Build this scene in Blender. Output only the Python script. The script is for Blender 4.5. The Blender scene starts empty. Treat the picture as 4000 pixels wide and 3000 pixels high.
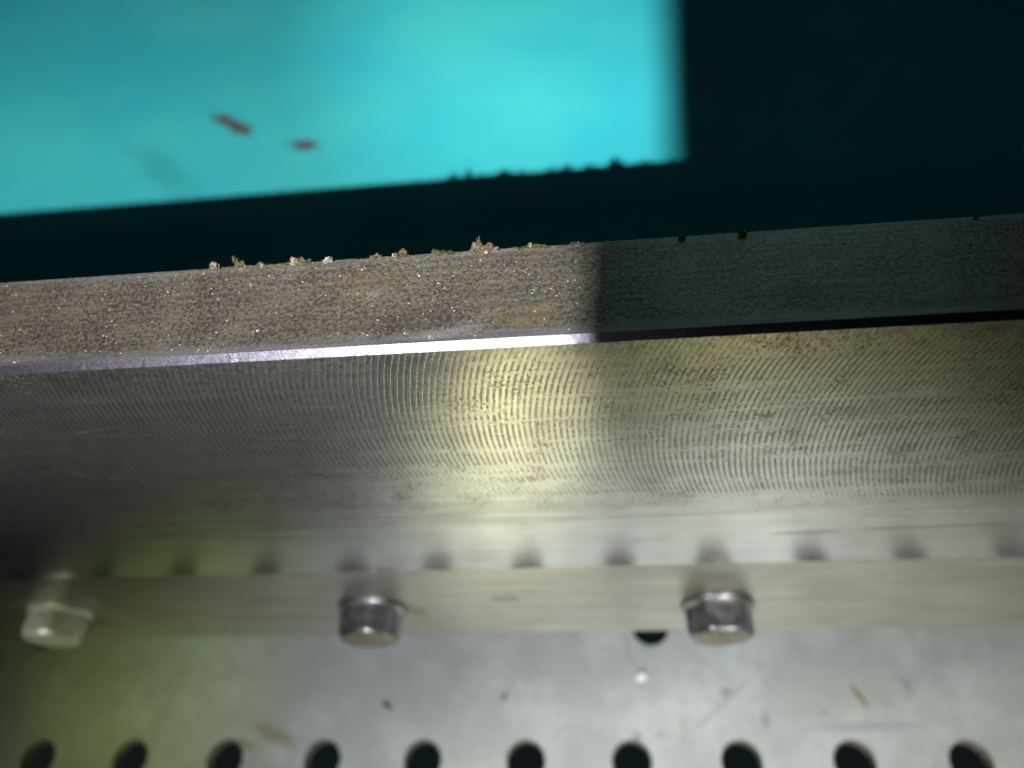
import bpy, bmesh, math, random
from mathutils import Vector, Matrix, noise as mnoise
random.seed(7)
sc = bpy.context.scene
COL = sc.collection
R_ = math.radians

# ------------------------------------------------------------------ camera
cam_d = bpy.data.cameras.new('camera')
cam = bpy.data.objects.new('camera', cam_d); COL.objects.link(cam); sc.camera = cam
cam_d.sensor_width = 36.0; cam_d.lens = 25.99
cam_d.clip_start = 0.004; cam_d.clip_end = 20
M = Matrix(((0.99344, 0.04865, 0.10351, 0.0),
            (0.01796, 0.82745, -0.56125, -0.08),
            (-0.11296, 0.55942, 0.82115, 0.10411),
            (0, 0, 0, 1)))
cam.matrix_world = M
cam_d.dof.use_dof = True
cam_d.dof.focus_distance = 0.142
cam_d.dof.aperture_fstop = 8.0
cam_d.dof.aperture_blades = 0

# ------------------------------------------------------------------ world, lamps, exposure
w = bpy.data.worlds.new('World'); sc.world = w; w.use_nodes = True
bg = w.node_tree.nodes['Background']
bg.inputs[0].default_value = (0.55, 0.95, 1.0, 1); bg.inputs[1].default_value = 0.009
vs = sc.view_settings
vs.view_transform = 'Standard'; vs.look = 'None'; vs.exposure = 0; vs.gamma = 1; vs.use_curve_mapping = False
sc.cycles.use_denoising = True
sc.cycles.max_bounces = 6
sc.cycles.sample_clamp_indirect = 4.0

def lamp(name, kind, loc, target, energy, color, **kw):
    d = bpy.data.lights.new(name, kind); d.energy = energy; d.color = color
    for k, v in kw.items(): setattr(d, k, v)
    o = bpy.data.objects.new(name, d); COL.objects.link(o); o.location = loc
    o.rotation_euler = (Vector(target) - Vector(loc)).to_track_quat('-Z', 'Y').to_euler()
    return o

LAMP = Vector((-0.1007, -0.3865, 0.30))          # white light standing in for the camera flash, moved back behind the camera
lamp('flash_led', 'POINT', LAMP, (0, 0, 0), 25.0, (1.0, 0.98, 1.0), shadow_soft_size=0.0008)
lamp('teal_fill_spot', 'SPOT', LAMP, (0.032, 0.475, -0.136), 20.0, (1.0, 1.0, 0.98), shadow_soft_size=0.0008,
     spot_size=R_(29), spot_blend=0.85)  # added spot that brightens part of the teal surface
# lamps below the level of the beam's top, in front of it, shining on the plate
for lx in (-0.045, 0.105):
    lamp('bed_lamp', 'SPOT', (lx, -0.16, -0.03), (lx, 0.004, -0.218), 2.1, (0.94, 0.985, 1.0), shadow_soft_size=0.012,
         spot_size=R_(77), spot_blend=1.0)
lamp('bed_lamp_warm', 'SPOT', (-0.02, -0.30, -0.06), (-0.042, -0.120, -0.218), 11.0, (1.0, 0.94, 0.46), shadow_soft_size=0.01,
     spot_size=R_(22), spot_blend=1.0)
lamp('bed_fill_dim', 'SPOT', (0.11, -0.34, -0.07), (0.11, -0.095, -0.218), 1.7, (1.0, 0.93, 0.44), shadow_soft_size=0.02,
     spot_size=R_(70), spot_blend=1.0)  # added fill: lightens the plate mirrored in the right of the front face
lamp('bed_fill_cool', 'SPOT', (-0.20, -0.33, -0.05), (-0.17, -0.11, -0.218), 0.26, (0.78, 0.88, 1.0), shadow_soft_size=0.02,
     spot_size=R_(60), spot_blend=1.0)  # added fill: cool light for the left of the front face
lamp('bed_fill_green', 'SPOT', (-0.17, -0.13, -0.06), (-0.20, -0.008, -0.218), 0.62, (0.72, 0.95, 0.22), shadow_soft_size=0.03,
     spot_size=R_(46), spot_blend=1.0)  # added fill: puts a green cast on the left of the plate
lamp('bolt_glint', 'SPOT', (-0.235, -0.10, -0.03), (-0.196, -0.006, -0.148), 0.40, (1.0, 0.98, 0.94), shadow_soft_size=0.008,
     spot_size=R_(13), spot_blend=0.7)  # added narrow fill, only to brighten the left bolt
lamp('side_fill', 'SPOT', (0.14, 0.36, 0.25), (0.030, 0.012, 0.0), 0.95, (0.55, 1.0, 0.98), shadow_soft_size=0.06,
     spot_size=R_(24), spot_blend=1.0)  # added fill for the shaded right part of the top face

# ------------------------------------------------------------------ helpers
def link(name, me, mat=None, parent=None, smooth=False):
    o = bpy.data.objects.new(name, me); COL.objects.link(o)
    if mat: me.materials.append(mat)
    if parent: o.parent = parent
    if smooth:
        for p in me.polygons: p.use_smooth = True
    return o
def from_bm(name, bm, mat=None, parent=None, smooth=False):
    bmesh.ops.recalc_face_normals(bm, faces=bm.faces)
    me = bpy.data.meshes.new(name); bm.to_mesh(me); bm.free()
    return link(name, me, mat, parent, smooth)
def tag(o, label=None, cat=None, group=None, kind=None):
    if label: o['label'] = label
    if cat: o['category'] = cat
    if group: o['group'] = group
    if kind: o['kind'] = kind
    return o
def empty(name, loc=(0, 0, 0)):
    o = bpy.data.objects.new(name, None); COL.objects.link(o); o.location = loc; o.empty_display_size = 0.01
    return o

class G:
    """tiny wrapper for building node materials with expressions"""
    def __init__(s, name):
        s.m = bpy.data.materials.new(name); s.m.use_nodes = True
        s.t = s.m.node_tree; s.n = s.t.nodes; s.b = s.n['Principled BSDF']
        tc = s.n.new('ShaderNodeTexCoord'); s.co = tc.outputs['Object']
        sp = s.n.new('ShaderNodeSeparateXYZ'); s.t.links.new(s.co, sp.inputs[0])
        s.X, s.Y, s.Z = sp.outputs
    def put(s, sock, v):
        if isinstance(v, bpy.types.NodeSocket): s.t.links.new(v, sock)
        else:
            if sock.type == 'RGBA' and len(v) == 3: v = (*v, 1)
            sock.default_value = v
    def ma(s, op, a, b=0.0, c=0.0, clamp=False):
        n = s.n.new('ShaderNodeMath'); n.operation = op; n.use_clamp = clamp
        for i, v in enumerate((a, b, c)): s.put(n.inputs[i], v)
        return n.outputs[0]
    def add(s, a, b): return s.ma('ADD', a, b)
    def sub(s, a, b): return s.ma('SUBTRACT', a, b)
    def mul(s, a, b): return s.ma('MULTIPLY', a, b)
    def mx(s, a, b): return s.ma('MAXIMUM', a, b)
    def inv(s, a): return s.ma('SUBTRACT', 1.0, a)
    def ss(s, v, lo, hi):
        n = s.n.new('ShaderNodeMapRange'); n.interpolation_type = 'SMOOTHSTEP'
        s.put(n.inputs[0], v)
        a, b, c, d = (lo, hi, 0.0, 1.0) if lo <= hi else (hi, lo, 1.0, 0.0)
        for i, q in zip((1, 2, 3, 4), (a, b, c, d)): n.inputs[i].default_value = q
        return n.outputs[0]
    def noise(s, scale, detail=3, rough=0.55, mul=(1, 1, 1), off=(0, 0, 0), dist=0.0, vec=None):
        mp = s.n.new('ShaderNodeMapping'); s.t.links.new(vec or s.co, mp.inputs[0])
        mp.inputs['Scale'].default_value = mul; mp.inputs['Location'].default_value = off
        n = s.n.new('ShaderNodeTexNoise'); s.t.links.new(mp.outputs[0], n.inputs['Vector'])
        n.inputs['Scale'].default_value = scale; n.inputs['Detail'].default_value = detail
        n.inputs['Roughness'].default_value = rough; n.inputs['Distortion'].default_value = dist
        return n.outputs['Fac']
    def mix(s, f, a, b):
        n = s.n.new('ShaderNodeMix'); n.data_type = 'RGBA'
        s.put(n.inputs[0], f); s.put(n.inputs[6], a); s.put(n.inputs[7], b)
        return n.outputs[2]
    def lerp(s, f, a, b): return s.add(a, s.mul(f, b - a))
    def seg(s, U, V, p0, p1, wid, soft):
        """mask of a straight mark from p0 to p1 on the U,V plane"""
        (x0, y0), (x1, y1) = p0, p1
        L = math.hypot(x1 - x0, y1 - y0); dx, dy = (x1 - x0) / L, (y1 - y0) / L
        a = s.add(s.mul(s.sub(U, x0), dx), s.mul(s.sub(V, y0), dy))
        d = s.ma('ABSOLUTE', s.sub(s.mul(s.sub(V, y0), dx), s.mul(s.sub(U, x0), dy)))
        m = s.ss(d, wid + soft, wid)
        e = s.mul(s.ss(a, 0.0, L * 0.15), s.ss(a, L, L * 0.8))
        return s.mul(m, e)
    def ell(s, U, V, c, rx, ry, ang=0.0, warp=None, soft=0.45):
        ca, sa = math.cos(ang), math.sin(ang)
        u, v = s.sub(U, c[0]), s.sub(V, c[1])
        a = s.ma('DIVIDE', s.add(s.mul(u, ca), s.mul(v, sa)), rx)
        b = s.ma('DIVIDE', s.sub(s.mul(v, ca), s.mul(u, sa)), ry)
        r = s.ma('SQRT', s.add(s.mul(a, a), s.mul(b, b)))
        if warp is not None: r = s.add(r, warp)
        return s.ss(r, 1.0 + soft, 1.0 - soft)
    def bump(s, h, dist, strength=1.0, prev=None):
        n = s.n.new('ShaderNodeBump'); s.put(n.inputs['Height'], h)
        n.inputs['Distance'].default_value = dist; n.inputs['Strength'].default_value = strength
        if prev is not None: s.t.links.new(prev, n.inputs['Normal'])
        return n.outputs[0]
    def out(s, color, rough, metal=1.0, normal=None, spec=0.5, **kw):
        s.put(s.b.inputs['Base Color'], color); s.put(s.b.inputs['Roughness'], rough); s.put(s.b.inputs['Metallic'], metal)
        s.put(s.b.inputs['Specular IOR Level'], spec)
        if normal is not None: s.put(s.b.inputs['Normal'], normal)
        for k, v in kw.items(): s.put(s.b.inputs[k.replace('_', ' ')], v)
        return s.m

# ------------------------------------------------------------------ dimensions (metres; X along the beam, front face on y = 0, top on z = 0)
W, C = 0.02363, 0.00125
Z1, Z2 = -0.1124, -0.1823
ZP, ZT = -0.218, -0.136
XL, XR = -0.45, 0.40

# ------------------------------------------------------------------ materials
def arc_phase(g, spacing=0.00127, rad=0.092, zc=-0.033):
    dz = g.sub(g.Z, zc)
    cap = g.ma('MAXIMUM', g.sub(rad * rad, g.mul(dz, dz)), 1e-5)
    x0 = g.add(g.sub(g.X, rad), g.ma('SQRT', cap))
    wob = g.mul(g.sub(g.noise(60, 2), 0.5), 0.0007)
    return g.ma('DIVIDE', g.add(x0, wob), spacing)

def mat_land():
    g = G('worn_top_steel')
    big = g.noise(110, 3, 0.6)
    ocr = g.noise(800, 4, 0.7, mul=(1, 1.5, 1), off=(3, 1, 0))
    fine = g.noise(2000, 3, 0.7, off=(1, 5, 2))
    pit = g.noise(1250, 4, 0.8, mul=(1, 1, 1), off=(7, 2, 1))
    pit2 = g.noise(90, 3, 0.6, off=(2, 9, 1))
    col = g.mix(g.ss(big, 0.35, 0.68), (0.176, 0.163, 0.135), (0.184, 0.158, 0.100))
    col = g.mix(g.mul(g.ss(ocr, 0.42, 0.62), 0.8), col, (0.180, 0.138, 0.060))
    col = g.mix(g.mul(g.ss(fine, 0.42, 0.68), 0.6), col, (0.28, 0.265, 0.24))
    pm = g.ss(g.add(pit, g.mul(g.sub(pit2, 0.5), 0.25)), 0.47, 0.575)
    col = g.mix(g.mul(pm, 0.92), col, (0.052, 0.043, 0.042))
    # cleaner pale steel along both edges
    wv = g.mul(g.sub(g.noise(260, 3, off=(5, 5, 5)), 0.5), 0.004)
    rim = g.mx(g.ss(g.add(g.Y, wv), 0.0042, 0.0022), g.mul(g.ss(g.add(g.Y, wv), W - 0.0026, W - 0.0006), 0.7))
    col = g.mix(g.mul(rim, 0.6), col, (0.22, 0.225, 0.235))
    warp = g.mul(g.sub(pit, 0.5), 2.6)
    for c, rx, ry in (((-0.0215, 0.0042), 0.0035, 0.0013), ((-0.0265, 0.003), 0.0045, 0.0011), ((-0.0405, 0.0137), 0.0016, 0.0008)):
        col = g.mix(g.mul(g.ell(g.X, g.Y, c, rx, ry, 0.1, warp), 0.4), col, (0.33, 0.33, 0.35))
    for c, rx, ry, k in (((-0.011, 0.0055), 0.0055, 0.0022, (0.25, 0.165, 0.045)), ((-0.033, 0.0062), 0.008, 0.002, (0.075, 0.05, 0.055)),
                         ((-0.043, 0.017), 0.009, 0.0022, (0.23, 0.165, 0.06))):
        col = g.mix(g.mul(g.ell(g.X, g.Y, c, rx, ry, 0.05, warp, 0.8), 0.25), col, k)
    brush = g.noise(1, 3, 0.6, mul=(38, 900, 1))
    col = g.mix(g.mul(g.ss(brush, 0.56, 0.36), 0.42), col, (0.06, 0.058, 0.06))
    n1 = g.bump(brush, 0.00012, 0.5)
    n2 = g.bump(fine, 0.00014, 0.7, n1)
    return g.out(col, g.lerp(fine, 0.45, 0.62), 0.35, n2)

def mat_chamfer():
    g = G('bright_chamfer_steel')
    ph = g.ma('DIVIDE', g.add(g.X, g.mul(g.Z, 1.1)), 0.00085)
    ph = g.add(ph, g.mul(g.noise(220, 2), 4.0))
    wv = g.ma('SINE', g.mul(ph, 6.2832))
    f = g.noise(1800, 3, 0.7); p = g.noise(300, 3, 0.6)
    n = g.bump(f, 0.00005, 0.5)
    t = g.add(g.mul(wv, 0.06), f)
    col = g.mix(g.ss(t, 0.36, 0.68), (0.075, 0.070, 0.086), (0.135, 0.127, 0.155))
    col = g.mix(g.mul(g.ss(p, 0.55, 0.70), 0.5), col, (0.06, 0.055, 0.06))
    return g.out(col, g.lerp(p, 0.36, 0.46), 1.0, n)

def mat_face():
    g = G('milled_front_steel')
    ph = arc_phase(g)
    fr = g.ma('FRACT', ph)
    tri = g.ma('ABSOLUTE', g.sub(fr, 0.5))               # 0 mid .. 0.5 ends
    groove = g.ss(tri, 0.24, 0.30)                       # dark band of each pass
    ridge = g.mul(g.ss(fr, 0.68, 0.74), g.ss(fr, 0.84, 0.76))
    # horizontal bands in which the passes were rubbed dark or clean
    band = g.noise(1, 3, 0.6, mul=(14, 240, 240), off=(1, 0, 3))
    band2 = g.noise(1, 4, 0.65, mul=(70, 900, 900), off=(6, 0, 2))
    brk = g.noise(1, 4, 0.7, mul=(1500, 700, 700), off=(3, 1, 1))
    zone_lo = g.add(g.Z, g.mul(g.X, -0.10))
    zone = g.ss(g.add(zone_lo, g.mul(g.sub(band, 0.5), 0.05)), -0.086, -0.066)
    topf = g.ss(g.add(g.Z, g.mul(g.sub(band2, 0.5), 0.01)), -0.001, -0.007)
    k = g.ss(g.add(g.add(g.mul(band, 0.9), g.mul(band2, 0.6)), g.mul(brk, 0.75)), 1.02, 1.18)
    dark = g.mul(g.mul(groove, g.lerp(k, 0.25, 1.0)), g.mul(zone, g.lerp(topf, 0.35, 1.0)))
    # freckles of rust and grime
    fk = g.noise(1, 4, 0.75, mul=(1500, 1250, 1250), off=(9, 3, 3))
    fk2 = g.noise(120, 3, 0.6, off=(1, 1, 7))
    freck = g.mul(g.ss(g.add(fk, g.mul(g.sub(fk2, 0.5), 0.35)), 0.555, 0.61), g.ss(g.Z, -0.085, -0.06))
    streak = g.noise(1, 4, 0.65, mul=(16, 500, 500), off=(2, 2, 2))
    streak2 = g.noise(1, 3, 0.6, mul=(45, 1900, 1900), off=(8, 2, 2))
    base = g.mix(g.ss(streak, 0.35, 0.7), (0.50, 0.492, 0.445), (0.60, 0.592, 0.54))
    base = g.mix(g.mul(g.ss(fk2, 0.5, 0.72), 0.35), base, (0.40, 0.35, 0.24))
    # a wash of brown at the top edge
    wash = g.mul(g.ss(g.Z, -0.012, -0.002), g.ss(g.noise(420, 4, 0.65), 0.42, 0.62))
    base = g.mix(g.mul(wash, 0.6), base, (0.25, 0.20, 0.17))
    col = g.mix(g.mul(dark, 0.70), base, (0.16, 0.155, 0.16))
    col = g.mix(g.mul(g.mul(ridge, zone), 0.5), col, (0.80, 0.79, 0.72))
    col = g.mix(g.mul(freck, 0.85), col, (0.10, 0.085, 0.06))
    low = g.ss(g.Z, -0.07, -0.095)
    col = g.mix(g.mul(g.mul(low, g.ss(streak2, 0.56, 0.70)), 0.5), col, (0.22, 0.20, 0.16))
    smu = g.ss(g.noise(38, 3, 0.5, mul=(1, 1, 2.2), off=(11, 2, 5)), 0.52, 0.72)
    col = g.mix(g.mul(smu, 0.30), col, (0.26, 0.26, 0.27))
    U, V = g.X, g.Z
    wsc = None
    for p0, p1, wd in (((-0.0205, -0.0265), (-0.0035, -0.0262), 0.00005), ((-0.022, -0.0315), (-0.018, -0.0316), 0.00009),
                       ((-0.040, -0.038), (-0.031, -0.0385), 0.00006), ((-0.036, -0.0195), (-0.028, -0.0195), 0.00005),
                       ((-0.062, -0.017), (-0.048, -0.0185), 0.00004), ((-0.128, -0.041), (-0.103, -0.049), 0.0001),
                       ((0.074, -0.079), (0.116, -0.0795), 0.00012), ((-0.06, -0.062), (-0.02, -0.0645), 0.00006),
                       ((-0.075, -0.029), (-0.05, -0.031), 0.00005), ((-0.115, -0.024), (-0.10, -0.022), 0.00008)):
        m = g.seg(U, V, p0, p1, wd * 1.5, wd)
        wsc = m if wsc is None else g.mx(wsc, m)
    wsc = g.mul(wsc, g.ss(g.noise(1, 2, 0.5, mul=(700, 60, 60)), 0.38, 0.55))
    dsc = g.mx(g.seg(U, V, (0.046, -0.0905), (0.066, -0.0900), 0.00035, 0.0004), g.seg(U, V, (0.066, -0.0895), (0.11, -0.088), 0.00018, 0.0005))
    col = g.mix(g.mul(dsc, 0.75), col, (0.13, 0.09, 0.06))
    col = g.mix(g.mul(wsc, 0.85), col, (0.92, 0.92, 0.92))
    rough = g.add(g.sub(g.lerp(g.mx(dark, freck), 0.20, 0.34), g.mul(low, 0.05)), g.mul(g.sub(streak, 0.5), 0.10))
    h = g.mul(g.sub(0.0, groove), zone)
    n = g.bump(h, 0.00004, 0.30)
    n = g.bump(streak2, 0.00004, 0.35, n)
    return g.out(col, rough, g.lerp(freck, 0.93, 0.55), n)

def mat_rail():
    g = G('dull_rail_steel')
    s1 = g.noise(1, 4, 0.65, mul=(22, 260, 260)); s2 = g.noise(1, 3, 0.6, mul=(60, 1200, 1200), off=(4, 1, 1))
    bl = g.noise(60, 3, 0.6, off=(2, 5, 1))
    col = g.mix(g.ss(s1, 0.35, 0.68), (0.36, 0.34, 0.30), (0.50, 0.475, 0.42))
    col = g.mix(g.mul(g.ss(s2, 0.58, 0.70), 0.4), col, (0.20, 0.175, 0.14))
    col = g.mix(g.mul(g.ss(bl, 0.52, 0.72), 0.35), col, (0.30, 0.26, 0.18))
    sp = g.seg(g.X, g.Z, (-0.037, -0.142), (-0.026, -0.142), 0.0012, 0.002)
    col = g.mix(g.mul(sp, 0.55), col, (0.12, 0.11, 0.09))
    # brown weep beside the middle bolt
    wp = g.ell(g.X, g.Z, (-0.0655, -0.153), 0.004, 0.006, 0.3, g.mul(g.sub(g.noise(500, 3), 0.5), 1.2), 0.6)
    col = g.mix(g.mul(wp, 0.7), col, (0.22, 0.15, 0.05))
    n = g.bump(s2, 0.00006, 0.4)
    return g.out(col, g.lerp(s1, 0.34, 0.46), 0.88, n)

def mat_plate():
    g = G('mottled_zinc_sheet')
    a = g.noise(28, 4, 0.6); b = g.noise(130, 4, 0.65, off=(3, 3, 3)); c = g.noise(700, 3, 0.6)
    d = g.noise(1, 3, 0.6, mul=(120, 40, 40), off=(1, 7, 2))
    col = g.mix(g.ss(a, 0.35, 0.65), (0.40, 0.415, 0.41), (0.50, 0.52, 0.53))
    col = g.mix(g.mul(g.ss(b, 0.40, 0.70), 0.55), col, (0.34, 0.355, 0.37))
    col = g.mix(g.mul(g.ss(d, 0.52, 0.72), 0.35), col, (0.34, 0.35, 0.36))
    col = g.mix(g.mul(g.ss(c, 0.62, 0.76), 0.3), col, (0.22, 0.23, 0.24))
    wn = g.mul(g.sub(g.noise(160, 3), 0.5), 1.1)
    for cx, cy, rx, ry, an, k in ((0.049, -0.0145, 0.0022, 0.0018, 0, (0.22, 0.25, 0.27)), (0.062, -0.0245, 0.0016, 0.003, 0, (0.26, 0.27, 0.30)),
                                  (-0.137, -0.030, 0.010, 0.0028, -0.35, (0.28, 0.26, 0.17)), (-0.150, -0.034, 0.006, 0.002, -0.2, (0.26, 0.25, 0.18)),
                                  (0.030, -0.027, 0.0012, 0.001, 0, (0.42, 0.36, 0.2)), (0.012, -0.031, 0.0018, 0.0016, 0, (0.24, 0.26, 0.30)),
                                  (0.085, -0.022, 0.0016, 0.0012, 0, (0.28, 0.29, 0.31)), (0.10, -0.027, 0.022, 0.0016, 0.02, (0.34, 0.35, 0.37)),
                                  (0.118, -0.012, 0.002, 0.0035, 0.3, (0.3, 0.31, 0.33)), (0.045, -0.02, 0.02, 0.0009, 0.65, (0.36, 0.38, 0.39)),
                                  (0.021, -0.030, 0.0022, 0.001, 0.2, (0.36, 0.34, 0.33))):
        col = g.mix(g.mul(g.ell(g.X, g.Y, (cx, cy), rx, ry, an, wn, 0.6), 0.8), col, k)
    n = g.bump(b, 0.0002, 0.25)
    return g.out(col, g.lerp(b, 0.42, 0.6), 0.35, n, spec=0.4)

def mat_teal():
    g = G('teal_paint')
    a = g.noise(9, 3, 0.55); b = g.noise(60, 4, 0.6)
    col = g.mix(g.ss(a, 0.35, 0.68), (0.055, 0.68, 0.77), (0.085, 0.77, 0.77))
    col = g.mix(g.mul(g.ss(b, 0.5, 0.8), 0.12), col, (0.04, 0.6, 0.7))
    wn = g.mul(g.sub(g.noise(110, 4, 0.7), 0.5), 3.0)
    marks = (((-0.1925, 0.2700), 0.015, 0.0036, -0.62), ((-0.184, 0.264), 0.008, 0.004, -0.5), ((-0.1450, 0.2455), 0.0085, 0.0048, -0.2))
    mm = None
    for c, rx, ry, an in marks:
        m = g.ell(g.X, g.Y, c, rx, ry, an, wn, 0.5); mm = m if mm is None else g.mx(mm, m)
    col = g.mix(g.mul(mm, 0.9), col, (0.14, 0.06, 0.05))
    sm = g.ell(g.X, g.Y, (-0.222, 0.235), 0.028, 0.008, -0.75, wn, 0.7)
    col = g.mix(g.mul(sm, 0.35), col, (0.03, 0.28, 0.33))
    return g.out(col, 0.55, 0.0, g.bump(b, 0.0005, 0.2), spec=0.3)

def mat_bolt(name, dark):
    g = G(name)
    a = g.noise(190, 3, 0.6); b = g.noise(110, 3, 0.6, off=(4, 4, 4))
    if dark:
        col = g.mix(g.ss(a, 0.35, 0.7), (0.16, 0.15, 0.165), (0.32, 0.305, 0.335))
        col = g.mix(g.mul(g.ss(b, 0.52, 0.68), 0.7), col, (0.07, 0.045, 0.025))
        return g.out(col, g.lerp(a, 0.26, 0.40), 0.82, g.bump(a, 0.00015, 0.3))
    col = g.mix(g.ss(a, 0.35, 0.7), (0.55, 0.53, 0.46), (0.72, 0.71, 0.64))
    col = g.mix(g.mul(g.ss(b, 0.55, 0.7), 0.5), col, (0.33, 0.27, 0.14))
    return g.out(col, g.lerp(a, 0.26, 0.40), 0.55, g.bump(a, 0.00012, 0.3))
def mat_cap():
    g = G('ochre_bolt_end')
    a = g.noise(420, 4, 0.65); b = g.noise(300, 3, 0.6, off=(4, 4, 4))
    col = g.mix(g.ss(a, 0.35, 0.7), (0.11, 0.105, 0.08), (0.19, 0.18, 0.135))
    col = g.mix(g.mul(g.ss(b, 0.55, 0.68), 0.7), col, (0.36, 0.23, 0.07))
    return g.out(col, 0.4, 0.7, g.bump(a, 0.0002, 0.3))
def mat_flat(name, c1, c2, rough=0.6, scale=900, metal=0.0, spec=0.5, **kw):
    g = G(name)
    a = g.noise(scale, 4, 0.65)
    return g.out(g.mix(g.ss(a, 0.35, 0.68), c1, c2), rough, metal, g.bump(a, 0.0002, 0.5), spec, **kw)

LAND, CHAM, FACE, RAIL, PLATE, TEAL = mat_land(), mat_chamfer(), mat_face(), mat_rail(), mat_plate(), mat_teal()
BOLT_D, BOLT_L, CAP = mat_bolt('dark_bolt_steel', True), mat_bolt('zinc_bolt_steel', False), mat_cap()

# ------------------------------------------------------------------ painted surface behind, plate below
bm = bmesh.new()
N = 24
vs_ = [[bm.verts.new((-1.2 + 2.2 * i / N, 0.03 + 1.5 * j / N, ZT + 0.0006 * mnoise.noise((i * 0.7, j * 0.7, 3)))) for j in range(N + 1)] for i in range(N + 1)]
for i in range(N):
    for j in range(N): bm.faces.new((vs_[i][j], vs_[i + 1][j], vs_[i + 1][j + 1], vs_[i][j + 1]))
o = from_bm('painted_floor', bm, TEAL, smooth=True)
tag(o, 'glossy teal painted surface with two rusty chips behind the beam', 'painted surface', kind='structure')

HR = 0.0073
holes = []
P = 0.0414
for k in range(-5, 12): holes.append((-0.2389 + P * k, -0.0395))
for k in range(-5, 12): holes.append((-0.2331 + P * k, -0.1125))
holes += [(0.0207, 0.0118), (-0.2555, 0.0135)]
def plate():
    bm = bmesh.new()
    x0, x1, y0, y1 = -0.7, 0.6, -0.45, 0.028
    cs = [bm.verts.new((x, y, ZP)) for x, y in ((x0, y0), (x1, y0), (x1, y1), (x0, y1))]
    edges = [bm.edges.new((cs[i], cs[(i + 1) % 4])) for i in range(4)]
    n = 36; rims = []
    for hx, hy in holes:
        ring = [bm.verts.new((hx + (HR + 0.0005) * math.cos(2 * math.pi * i / n), hy + (HR + 0.0005) * math.sin(2 * math.pi * i / n), ZP)) for i in range(n)]
        edges += [bm.edges.new((ring[i], ring[(i + 1) % n])) for i in range(n)]
        rims.append((hx, hy, ring))
    bmesh.ops.triangle_fill(bm, use_beauty=True, use_dissolve=False, edges=edges)
    for f in bm.faces:
        if f.normal.z < 0: f.normal_flip()
    for hx, hy, ring in rims:
        prev = ring
        for r, z in ((HR + 0.0002, ZP - 0.0002), (HR, ZP - 0.0006), (HR, ZP - 0.0060)):
            cur = [bm.verts.new((hx + r * math.cos(2 * math.pi * i / n), hy + r * math.sin(2 * math.pi * i / n), z)) for i in range(n)]
            for i in range(n):
                f = bm.faces.new((prev[i], cur[i], cur[(i + 1) % n], prev[(i + 1) % n])); f.smooth = True; f.material_index = 1 if prev is ring else 2
            prev = cur
    me = bpy.data.meshes.new('perforated_plate'); bm.to_mesh(me); bm.free()
    o = link('perforated_plate', me, PLATE)
    me.materials.append(mat_flat('bright_hole_rim', (0.5, 0.5, 0.46), (0.66, 0.66, 0.62), 0.3, 500, 0.9))
    me.materials.append(mat_flat('shade_tinted_hole_wall', (0.15, 0.15, 0.12), (0.26, 0.255, 0.21), 0.5, 400, 0.4))  # wall colour darkened to carry the shade inside the holes
    return o
tag(plate(), 'flat grey zinc plate with a row of round holes below the beam', 'plate')

# ------------------------------------------------------------------ the beam
beam = tag(empty('steel_beam', (0, W / 2, Z2)), 'long machined steel beam with speckled top and arc-milled front, bolted along its foot', 'beam', kind='thing')
PARTS = []
def prism(name, prof, mat, nx=1, jitter=None):
    bm = bmesh.new(); rings = []
    for i in range(nx + 1):
        x = XL + (XR - XL) * i / nx
        ring = []
        for j, (y, z) in enumerate(prof):
            dy, dz = jitter(j, x) if jitter else (0, 0)
            ring.append(bm.verts.new((x, y + dy, z + dz)))
        rings.append(ring)
    n = len(prof)
    for a, b in zip(rings, rings[1:]):
        for j in range(n): bm.faces.new((a[j], a[(j + 1) % n], b[(j + 1) % n], b[j]))
    bm.faces.new(rings[0]); bm.faces.new(rings[-1][::-1])
    o = from_bm(name, bm, mat)
    PARTS.append(o); return o
def edge_jit(j, x):
    if j in (2, 3):
        return (0.00007 * mnoise.noise((x * 900, 1, 0)) + 0.00006 * mnoise.noise((x * 200, 4, 0)), 0.00004 * mnoise.noise((x * 1100, 2, 0)))
    return (0, 0)
tl = prism('top_land', [(C, -C), (C, 0), (W - 0.00025, 0), (W, -0.0002), (W, -C)], LAND, 900, edge_jit)
tl['label'] = 'speckled grey-brown top face of the beam'
def cham_jit(j, x):
    k = 0.00006 * mnoise.noise((x * 700, 3, j)) + 0.00005 * mnoise.noise((x * 150, 8, j))
    return (0, k) if j == 0 else ((abs(k) * 0.8, 0) if j == 1 else (0, 0))
ch = prism('chamfer', [(-0.00002, -C - 0.00005), (C, 0), (C, -C)], CHAM, 700, cham_jit); ch['label'] = 'narrow bright chamfer along the top front edge'
fa = prism('milled_face', [(0, Z1), (0, -C), (W, -C), (W, Z1)], FACE); fa['label'] = 'front face with curved milling marks'
ra = prism('lower_rail', [(0.0004, Z2), (0.0004, Z1), (W, Z1), (W, Z2)], RAIL); ra['label'] = 'dull brownish lower strip carrying the bolts'

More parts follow.
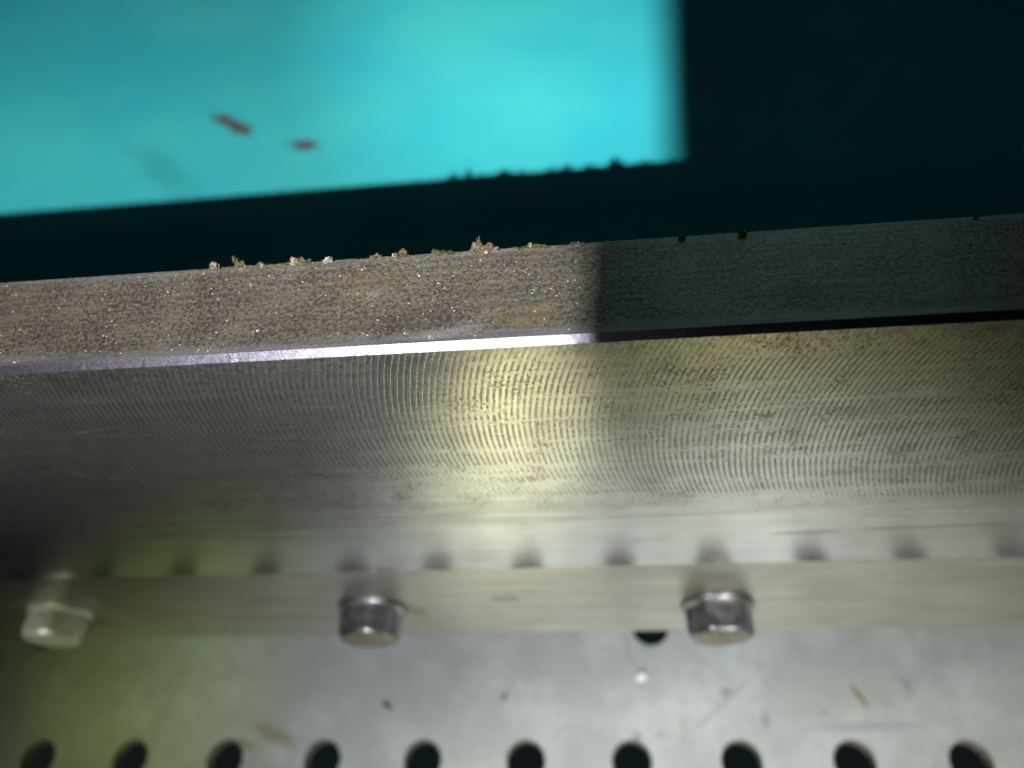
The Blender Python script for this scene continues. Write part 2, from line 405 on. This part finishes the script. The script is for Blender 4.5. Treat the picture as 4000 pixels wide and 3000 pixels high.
def bolt(cx, cz, rot, matb, label):
    root = empty('bolt', (cx, 0.0004, cz)); root['label'] = label; S = 1.12 if matb is BOLT_D else 1.04
    def lathe(name, prof, mat, n=40, parent=root):
        bm = bmesh.new(); rings = []
        for r, y in prof:
            rings.append([bm.verts.new((S * r * math.cos(2 * math.pi * i / n), -S * y, S * r * math.sin(2 * math.pi * i / n))) for i in range(n)])
        for a, b in zip(rings, rings[1:]):
            for i in range(n): bm.faces.new((a[i], a[(i + 1) % n], b[(i + 1) % n], b[i]))
        bm.faces.new(rings[0]); bm.faces.new(rings[-1])
        o = from_bm(name, bm, mat, parent, True)
        o.data.set_sharp_from_angle(angle=R_(38)); return o
    lathe('flange', [(0.0104, -0.0003), (0.0108, 0.0003), (0.0108, 0.0012), (0.0104, 0.0017), (0.0094, 0.0024)], matb)
    # hexagon head, corners turned down at the outer end
    bm = bmesh.new(); n = 48; rows = []
    ap = 0.0088
    for y, sc_, rc in ((0.0018, 1, 9), (0.0088, 1, 9), (0.0097, 1, 0.0093), (0.0104, 1, 0.0085)):
        row = []
        for i in range(n):
            a = 2 * math.pi * i / n
            am = ((a + math.pi / 6) % (math.pi / 3)) - math.pi / 6
            r = min(ap / math.cos(am), 0.00995, rc)
            aa = a + rot + math.pi / 2
            yy = y - (0.0009 * max(0.0, (r - ap) / (0.00995 - ap)) if 0.005 < y < 0.009 else 0)
            row.append(bm.verts.new((S * r * math.cos(aa), -S * yy, S * r * math.sin(aa))))
        rows.append(row)
    for a, b in zip(rows, rows[1:]):
        for i in range(n): bm.faces.new((a[i], a[(i + 1) % n], b[(i + 1) % n], b[i]))
    bm.faces.new(rows[0]); bm.faces.new(rows[-1])
    o = from_bm('hex_head', bm, matb, root, True); o.data.set_sharp_from_angle(angle=R_(20))
    bv = o.modifiers.new('soft', 'BEVEL'); bv.width = 0.0003; bv.segments = 2; bv.limit_method = 'ANGLE'; bv.angle_limit = R_(25)
    lathe('end_cap', [(0.0084, 0.0100), (0.0083, 0.01055), (0.0070, 0.0108), (0.0035, 0.0109)], CAP if matb is BOLT_D else BOLT_L)
    return root
for cx, cz, rot, mb, lb in ((-0.1960, -0.1462, R_(6), BOLT_L, 'bright silvery flanged hex bolt at the left end'),
                            (-0.0795, -0.1482, R_(24), BOLT_D, 'dark flanged hex bolt with a corner uppermost, between the other two'),
                            (0.0395, -0.1508, R_(-4), BOLT_D, 'dark flanged hex bolt with a flat uppermost, on the right')):
    PARTS.append(bolt(cx, cz, rot, mb, lb))
for p in PARTS:
    p.parent = beam; p.matrix_parent_inverse = Matrix.Translation((0, -W / 2, -Z2))

# ------------------------------------------------------------------ crumbs along the back edge
TAN = mat_flat('ochre_crumb', (0.035, 0.026, 0.012), (0.125, 0.10, 0.052), 0.6, 1800, spec=0.25)
OLV = mat_flat('olive_crumb', (0.025, 0.024, 0.008), (0.09, 0.083, 0.035), 0.55, 1600, spec=0.25)
PNK = mat_flat('pale_pink_crumb', (0.09, 0.07, 0.055), (0.24, 0.20, 0.18), 0.5, 1500, spec=0.3)
CRY = mat_flat('pale_crystal', (0.14, 0.13, 0.12), (0.32, 0.31, 0.30), 0.4, 900)
WHT = mat_flat('white_crystal', (0.75, 0.76, 0.78), (0.92, 0.92, 0.94), 0.25, 900)
GRN = mat_flat('dark_green_fluff', (0.06, 0.11, 0.03), (0.16, 0.22, 0.08), 0.7, 900)
MATS = [TAN, OLV, PNK, CRY, GRN]
def lump(bm, c, r, mi, seed, sub=3, amp=0.5):
    res = bmesh.ops.create_icosphere(bm, subdivisions=sub, radius=1.0)
    amp *= 1.6
    for v in res['verts']:
        p = v.co.copy()
        k = 1 + amp * mnoise.noise(p * 1.3 + Vector((seed, seed * 1.7, 0))) + amp * 0.6 * mnoise.noise(p * 3.1 + Vector((0, seed, seed))) + amp * 0.35 * mnoise.noise(p * 7.0 + Vector((seed, 0, seed)))
        v.co = Vector((c[0] + p.x * r[0] * k, c[1] + p.y * r[1] * k, c[2] + p.z * r[2] * k))
    vset = set(res['verts'])
    for f in bm.faces:
        if f.verts[0] in vset: f.material_index = mi
def crumb(name, x, lumps, label, seed, y=None, group='crumbs on the back edge'):
    y = W - 0.0009 if y is None else y
    bm = bmesh.new()
    for i, (dx, dy, dz, rx, ry, rz, mi) in enumerate(lumps):
        mm = 0.00128
        lump(bm, (dx * mm, dy * mm, dz * mm), (rx * mm, ry * mm, rz * mm), mi, seed + i * 3.3)
    zmin = min(v.co.z for v in bm.verts)
    for v in bm.verts: v.co.z -= zmin + 0.00005
    me = bpy.data.meshes.new(name); bm.to_mesh(me); bm.free()
    o = link(name, me)
    for m in MATS: me.materials.append(m)
    o.location = (x, y, 0)
    tag(o, label, 'crumb', group); return o
T_, O_, K_, W_, G_ = 0, 1, 2, 3, 4
crumb('crumb', -0.0742, [(0, 0, .5, .55, .5, .75, K_), (.5, .1, .3, .35, .4, .5, T_), (-.5, 0, .2, .5, .4, .3, O_)], 'small pinkish upright crumb farthest left on the back edge', 1)
crumb('crumb', -0.0690, [(0, 0, .6, .5, .5, .7, T_), (-.2, .1, 1.6, .4, .4, .8, O_), (.35, 0, .9, .5, .4, .45, T_), (.1, 0, .2, .7, .5, .3, K_)], 'tall narrow ochre crumb near the left end of the crumb row', 2)
crumb('crumb', -0.0646, [(0, 0, .35, .75, .5, .4, T_), (.2, -.2, .55, .35, .35, .3, W_)], 'low ochre crumb with a white tip beside the tall narrow one', 3)
crumb('crumb', -0.0565, [(-.6, 0, .6, .6, .5, .65, K_), (.3, 0, .4, .8, .5, .45, T_), (1.2, 0, .3, .6, .4, .35, O_), (.6, .1, .8, .3, .3, .35, T_), (-.9, 0, .2, .5, .4, .25, W_)], 'wide lumpy pink and ochre crumb cluster left of the white one', 4)
crumb('crumb', -0.0508, [(.1, 0, .55, .65, .5, .42, W_), (-.5, 0, .25, .5, .4, .3, T_)], 'smooth white crumb with an ochre foot on the back edge', 5)
crumb('crumb', -0.0408, [(0, 0, .4, .6, .5, .5, T_), (.5, 0, .3, .4, .35, .35, K_), (-.5, 0, .25, .4, .4, .3, T_)], 'small rounded ochre crumb right of the white one', 6)
crumb('crumb', -0.0360, [(-.7, 0, .5, .5, .5, .5, K_), (-.2, 0, .3, .9, .5, .35, O_), (.6, 0, .7, .65, .5, .65, T_), (1.0, .1, .5, .4, .4, .5, T_)], 'two-humped pink and brown crumb in the middle of the row', 7)
crumb('crumb', -0.0277, [(-.6, 0, .4, .7, .4, .4, O_), (.4, 0, .3, .9, .4, .3, O_), (1.4, 0, .25, .6, .4, .25, O_), (-1.1, 0, .7, .28, .3, .5, T_)], 'flat olive crumb left of the largest crumb', 8)
crumb('crumb', -0.0195, [(-.9, 0, .8, .8, .6, .85, T_), (.3, 0, .6, 1.1, .6, .7, T_), (1.3, 0, .8, .7, .5, .8, T_), (-.25, .1, 1.9, .35, .35, 1.0, T_), (-.9, -.1, 1.5, .3, .3, .35, K_),
      (2.0, 0, .3, .6, .4, .35, K_), (.6, -.4, .4, .3, .3, .3, W_), (-1.3, 0, .2, .5, .4, .25, K_)], 'largest crumb, brown and lumpy with an upright spike', 9)
crumb('crumb', -0.0095, [(-1.3, 0, .25, 1.0, .4, .26, O_), (0, 0, .3, 1.3, .4, .3, T_), (1.3, 0, .25, 1.0, .4, .2, O_), (-.4, 0, .8, .3, .3, .4, K_)], 'long flat ochre crumb with a tiny pale peak, right of the largest', 10)
crumb('crumb', -0.0012, [(-.4, 0, .3, .5, .4, .3, T_), (.3, 0, .3, .7, .4, .24, K_), (.8, 0, .2, .5, .3, .16, O_)], 'low tan crumb just left of the shadow boundary', 11)
def tuft(x, n, seed, label, L=0.0012):
    rnd = random.Random(seed); bm = bmesh.new()
    lump(bm, (0, 0, 0.0003), (0.0006 * L / 0.0012, 0.0004 * L / 0.0012, 0.00032 * L / 0.0012), G_, seed)
    for i in range(n):
        a = rnd.uniform(0, 2 * math.pi); t = rnd.uniform(0.3, 1.1); l = L * rnd.uniform(.5, 1.2)
        d = Vector((math.cos(a) * math.sin(t), math.sin(a) * math.sin(t), math.cos(t)))
        s = d.orthogonal().normalized() * 0.00007; s2 = d.cross(s)
        b = Vector((rnd.uniform(-.0007, .0007), rnd.uniform(-.0002, .0002), 0.0002))
        base = [bm.verts.new(b + s * math.cos(q) + s2 * math.sin(q)) for q in (0, 2.1, 4.2)]
        tip = bm.verts.new(b + d * l + Vector((rnd.uniform(-1, 1), 0, rnd.uniform(-1, 0))) * l * .3)
        for k in range(3):
            f = bm.faces.new((base[k], base[(k + 1) % 3], tip)); f.material_index = G_
        bm.faces.new(base[::-1]).material_index = G_
    me = bpy.data.meshes.new('fibre_tuft'); bm.to_mesh(me); bm.free()
    o = link('fibre_tuft', me)
    for m in MATS: me.materials.append(m)
    o.location = (x, W - 0.0006, 0); tag(o, label, 'fluff', 'dark tufts on the shaded back edge'); return o
tuft(0.0190, 26, 3, 'dark green tuft on the shaded back edge, nearer the crumbs')
tuft(0.0303, 30, 5, 'dark green upright tuft on the shaded back edge, the middle one', 0.0016)
tuft(0.0722, 16, 8, 'faint dark tuft on the back edge at the far right', 0.0006)

# thin dried film running along the edge under the left crumbs
def strand(x0, x1, name, label, mi, seed, thick=0.00035):
    bm = bmesh.new(); n = 120; prev = None
    for i in range(n + 1):
        t = i / n; x = x0 + (x1 - x0) * t
        e = min(1, t * 8, (1 - t) * 8) ** .5
        r = thick * e * (0.55 + 0.8 * abs(mnoise.noise((x * 260, seed, 0)))) + 0.00003
        zc = 0.00010 + r * 0.6 + 0.0005 * max(0, mnoise.noise((x * 160, seed + 4, 0)))
        yc = W - 0.0007 + 0.0003 * mnoise.noise((x * 200, seed + 9, 0))
        ring = []
        for k in range(8):
            a = 2 * math.pi * k / 8; q = 1 + 0.5 * mnoise.noise((x * 1500, k * 1.3, seed))
            ring.append(bm.verts.new((x, yc + r * 1.3 * q * math.cos(a), max(-0.00003, zc + r * q * math.sin(a)))))
        if prev:
            for k in range(8): bm.faces.new((prev[k], prev[(k + 1) % 8], ring[(k + 1) % 8], ring[k]))
        else: bm.faces.new(ring)
        prev = ring
    bm.faces.new(prev[::-1])
    o = from_bm(name, bm, MATS[mi], None, True); tag(o, label, 'residue'); return o
strand(-0.0785, -0.0495, 'residue_strand', 'thin olive strand of residue under the left crumbs', O_, 2)
strand(-0.0295, -0.0235, 'residue_strand', 'short olive strand of residue left of the largest crumb', O_, 5, 0.00025)
strand(-0.0455, -0.0325, 'residue_strand', 'thin broken brown strand of residue under the middle crumbs', T_, 7, 0.00018)
strand(-0.0150, 0.0015, 'residue_strand', 'thin brown strand of residue between the largest crumb and the shadow', T_, 9, 0.0002)

# grains on the top face
def grains():
    rnd = random.Random(11); bm = bmesh.new()
    for i in range(1500):
        x = rnd.uniform(-0.125, 0.03); y = rnd.uniform(C + 0.0005, W - 0.0006)
        if mnoise.noise((x * 90, y * 90, 1)) < rnd.uniform(-0.7, 0.5): continue
        s = 0.00004 + 0.00009 * rnd.random() ** 2 + (0.00006 if rnd.random() < 0.03 else 0)
        a = rnd.uniform(0, 6.28); mi = rnd.choice((0, 0, 0, 1, 2))
        vs2 = []
        for k in range(5):
            q = a + k * 1.2566; rr = s * rnd.uniform(.7, 1.3)
            vs2.append(bm.verts.new((x + rr * 1.4 * math.cos(q), y + rr * math.sin(q), 0.00002 + s * rnd.uniform(0, .35))))
        top = bm.verts.new((x + s * rnd.uniform(-.4, .4), y + s * rnd.uniform(-.4, .4), s * rnd.uniform(.5, 1.0)))
        for k in range(5):
            f = bm.faces.new((vs2[k], vs2[(k + 1) % 5], top)); f.material_index = mi
    me = bpy.data.meshes.new('metal_grains'); bm.to_mesh(me); bm.free()
    o = link('metal_grains', me)
    for m in (WHT, PNK, mat_flat('bluish_grain', (0.5, 0.66, 0.72), (0.7, 0.85, 0.9), 0.3)): me.materials.append(m)
    tag(o, 'tiny glinting grains scattered over the speckled top face', 'grains', kind='stuff')
grains()

# ------------------------------------------------------------------ bits lying on the plate
def flake(name, x, y, rx, ry, rz, ang, mat, label, cat, seed):
    bm = bmesh.new(); lump(bm, (0, 0, 0), (rx, ry, rz), 0, seed, 2, 0.7)
    zmin = min(v.co.z for v in bm.verts)
    for v in bm.verts: v.co.z -= zmin + 0.0001
    o = from_bm(name, bm, mat); o.location = (x, y, ZP); o.rotation_euler = (0, 0, ang); tag(o, label, cat); return o
DK = mat_flat('dark_flake', (0.05, 0.055, 0.05), (0.12, 0.12, 0.11), 0.6)
BR = mat_flat('brown_flake', (0.16, 0.13, 0.06), (0.30, 0.25, 0.14), 0.6)
flake('flake', -0.0898, -0.0190, 0.0022, 0.0009, 0.0005, -0.6, DK, 'dark flake on the plate below the middle bolt', 'flake', 2)
flake('flake', -0.0408, -0.0160, 0.0018, 0.0006, 0.0004, 1.0, DK, 'thin dark sliver on the plate between the two dark bolts', 'flake', 4)
flake('flake', 0.0995, -0.0165, 0.0034, 0.0010, 0.0005, -1.15, BR, 'long brown flake on the plate at the right', 'flake', 6)
flake('bead', 0.0160, -0.0084, 0.0017, 0.0015, 0.0012, 0, WHT, 'small shiny white bead on the plate near the half-hidden hole', 'bead', 9)
def fibre(pts, r, label):
    bm = bmesh.new(); prev = None
    for i, p in enumerate(pts):
        ring = [bm.verts.new((p[0] + r * math.cos(a), p[1] + r * math.sin(a) * .3, ZP + r * (0.9 + math.sin(a)))) for a in (0, 1.57, 3.14, 4.71)]
        if prev:
            for k in range(4): bm.faces.new((prev[k], prev[(k + 1) % 4], ring[(k + 1) % 4], ring[k]))
        else: bm.faces.new(ring)
        prev = ring
    bm.faces.new(prev[::-1])
    o = from_bm('fibre', bm, mat_flat('grey_fibre', (0.16, 0.18, 0.19), (0.25, 0.27, 0.28), 0.7)); tag(o, label, 'fibre')
fibre([(0.0103 + 0.0045 * (1 - math.cos(t * 1.5)), 0.0075 - 0.013 * math.sin(t * 1.45), 0) for t in [i / 14 for i in range(15)]], 0.0002,
      'thin grey curved fibre on the plate beside the white bead')

# ------------------------------------------------------------------ unseen flaps added around the flash light: their lips throw the straight shadow edges
def on(p, d):
    v = Vector(p) - LAMP; return LAMP + v.normalized() * d
def flaps():
    root = tag(empty('light_flaps', LAMP - Vector((0, 0.02, -0.012))), 'unseen black flaps added to cut the flash light', 'lamp')
    BLK = mat_flat('black_flap', (0.02, 0.02, 0.02), (0.03, 0.03, 0.03), 0.7)
    axis = (Vector((-0.12, 0.1, -0.07)) - LAMP).normalized()
    dR, dB = 0.10, 0.010
    # targets on the scene that the lips point at
    rb, rt = (0.0001, 0.0010, 0.0), (0.0593, 0.3504, ZT)
    lb, lt = (-0.62, 0.0010, 0.0), (-0.80, 0.80, ZT)
    def wall(name, pts, th):
        bm = bmesh.new()
        a, b, c, d = [Vector(p) for p in pts]
        nrm = (b - a).cross(d - a).normalized() * th
        f = [bm.verts.new(p) for p in (a, b, c, d)]; k = [bm.verts.new(p + nrm) for p in (a, b, c, d)]
        bm.faces.new(f); bm.faces.new(k[::-1])
        for i in range(4): bm.faces.new((f[i], k[i], k[(i + 1) % 4], f[(i + 1) % 4]))
        o = from_bm(name, bm, BLK, root); o.matrix_parent_inverse = Matrix.Translation(-root.location)
        return o
    right = Vector((0.0, 0.0, 0.0))
    n_right = (Vector(rb) - LAMP).cross(Vector(rt) - LAMP).normalized()
    if n_right.x < 0: n_right = -n_right
    face_l, face_r = (-0.6, 0, -0.026), (0.4, 0, -0.026)
    n_bot = (Vector(face_l) - LAMP).cross(Vector(face_r) - LAMP).normalized()
    if n_bot.z > 0: n_bot = -n_bot
    # right lip: a bent flap lying just outside the shadow plane, its upper end folded closer to the bulb
    sh = Vector((-0.0014, 0, 0)); st = Vector((-0.006, 0, 0))
    path = [on(Vector((-0.0130, -0.115, 0)) + sh, 0.105), on(Vector((0.00015, 0.00103, 0)) + sh, 0.10), on(Vector((0.0026, 0.0245, 0)) + sh, 0.10),
            on(Vector((0.0483, 0.200, ZT)) + st, 0.055), on(Vector((0.0593, 0.3504, ZT)) + st, 0.050), on(Vector((0.139, 1.44, ZT)) + st, 0.045)]
    bm = bmesh.new(); rows = []
    for p in path:
        r = (p - LAMP).normalized() * 0.0008
        rows.append([bm.verts.new(q) for q in (p, p + n_right * 0.14, p + n_right * 0.14 + r, p + r)])
    for a, b in zip(rows, rows[1:]):
        for k in range(4): bm.faces.new((a[k], a[(k + 1) % 4], b[(k + 1) % 4], b[k]))
    bm.faces.new(rows[0]); bm.faces.new(rows[-1][::-1])
    o = from_bm('side_flap', bm, BLK, root); o.matrix_parent_inverse = Matrix.Translation(-root.location)
    # bottom lip, close to the bulb
    bl, br = on(face_l, dB), on(face_r, dB)
    e = (br - bl).normalized()
    wall('bottom_flap', [bl - e * 0.08, br + e * 0.08, br + e * 0.08 + n_bot * 0.09, bl - e * 0.08 + n_bot * 0.09], 0.0008)
    # back shell
    c = LAMP - axis * 0.02; u = axis.cross(Vector((0, 0, 1))).normalized(); v = u.cross(axis)
    wall('back_shell', [c - u * .05 - v * .04, c + u * .05 - v * .04, c + u * .05 + v * .04, c - u * .05 + v * .04], 0.003)
flaps()
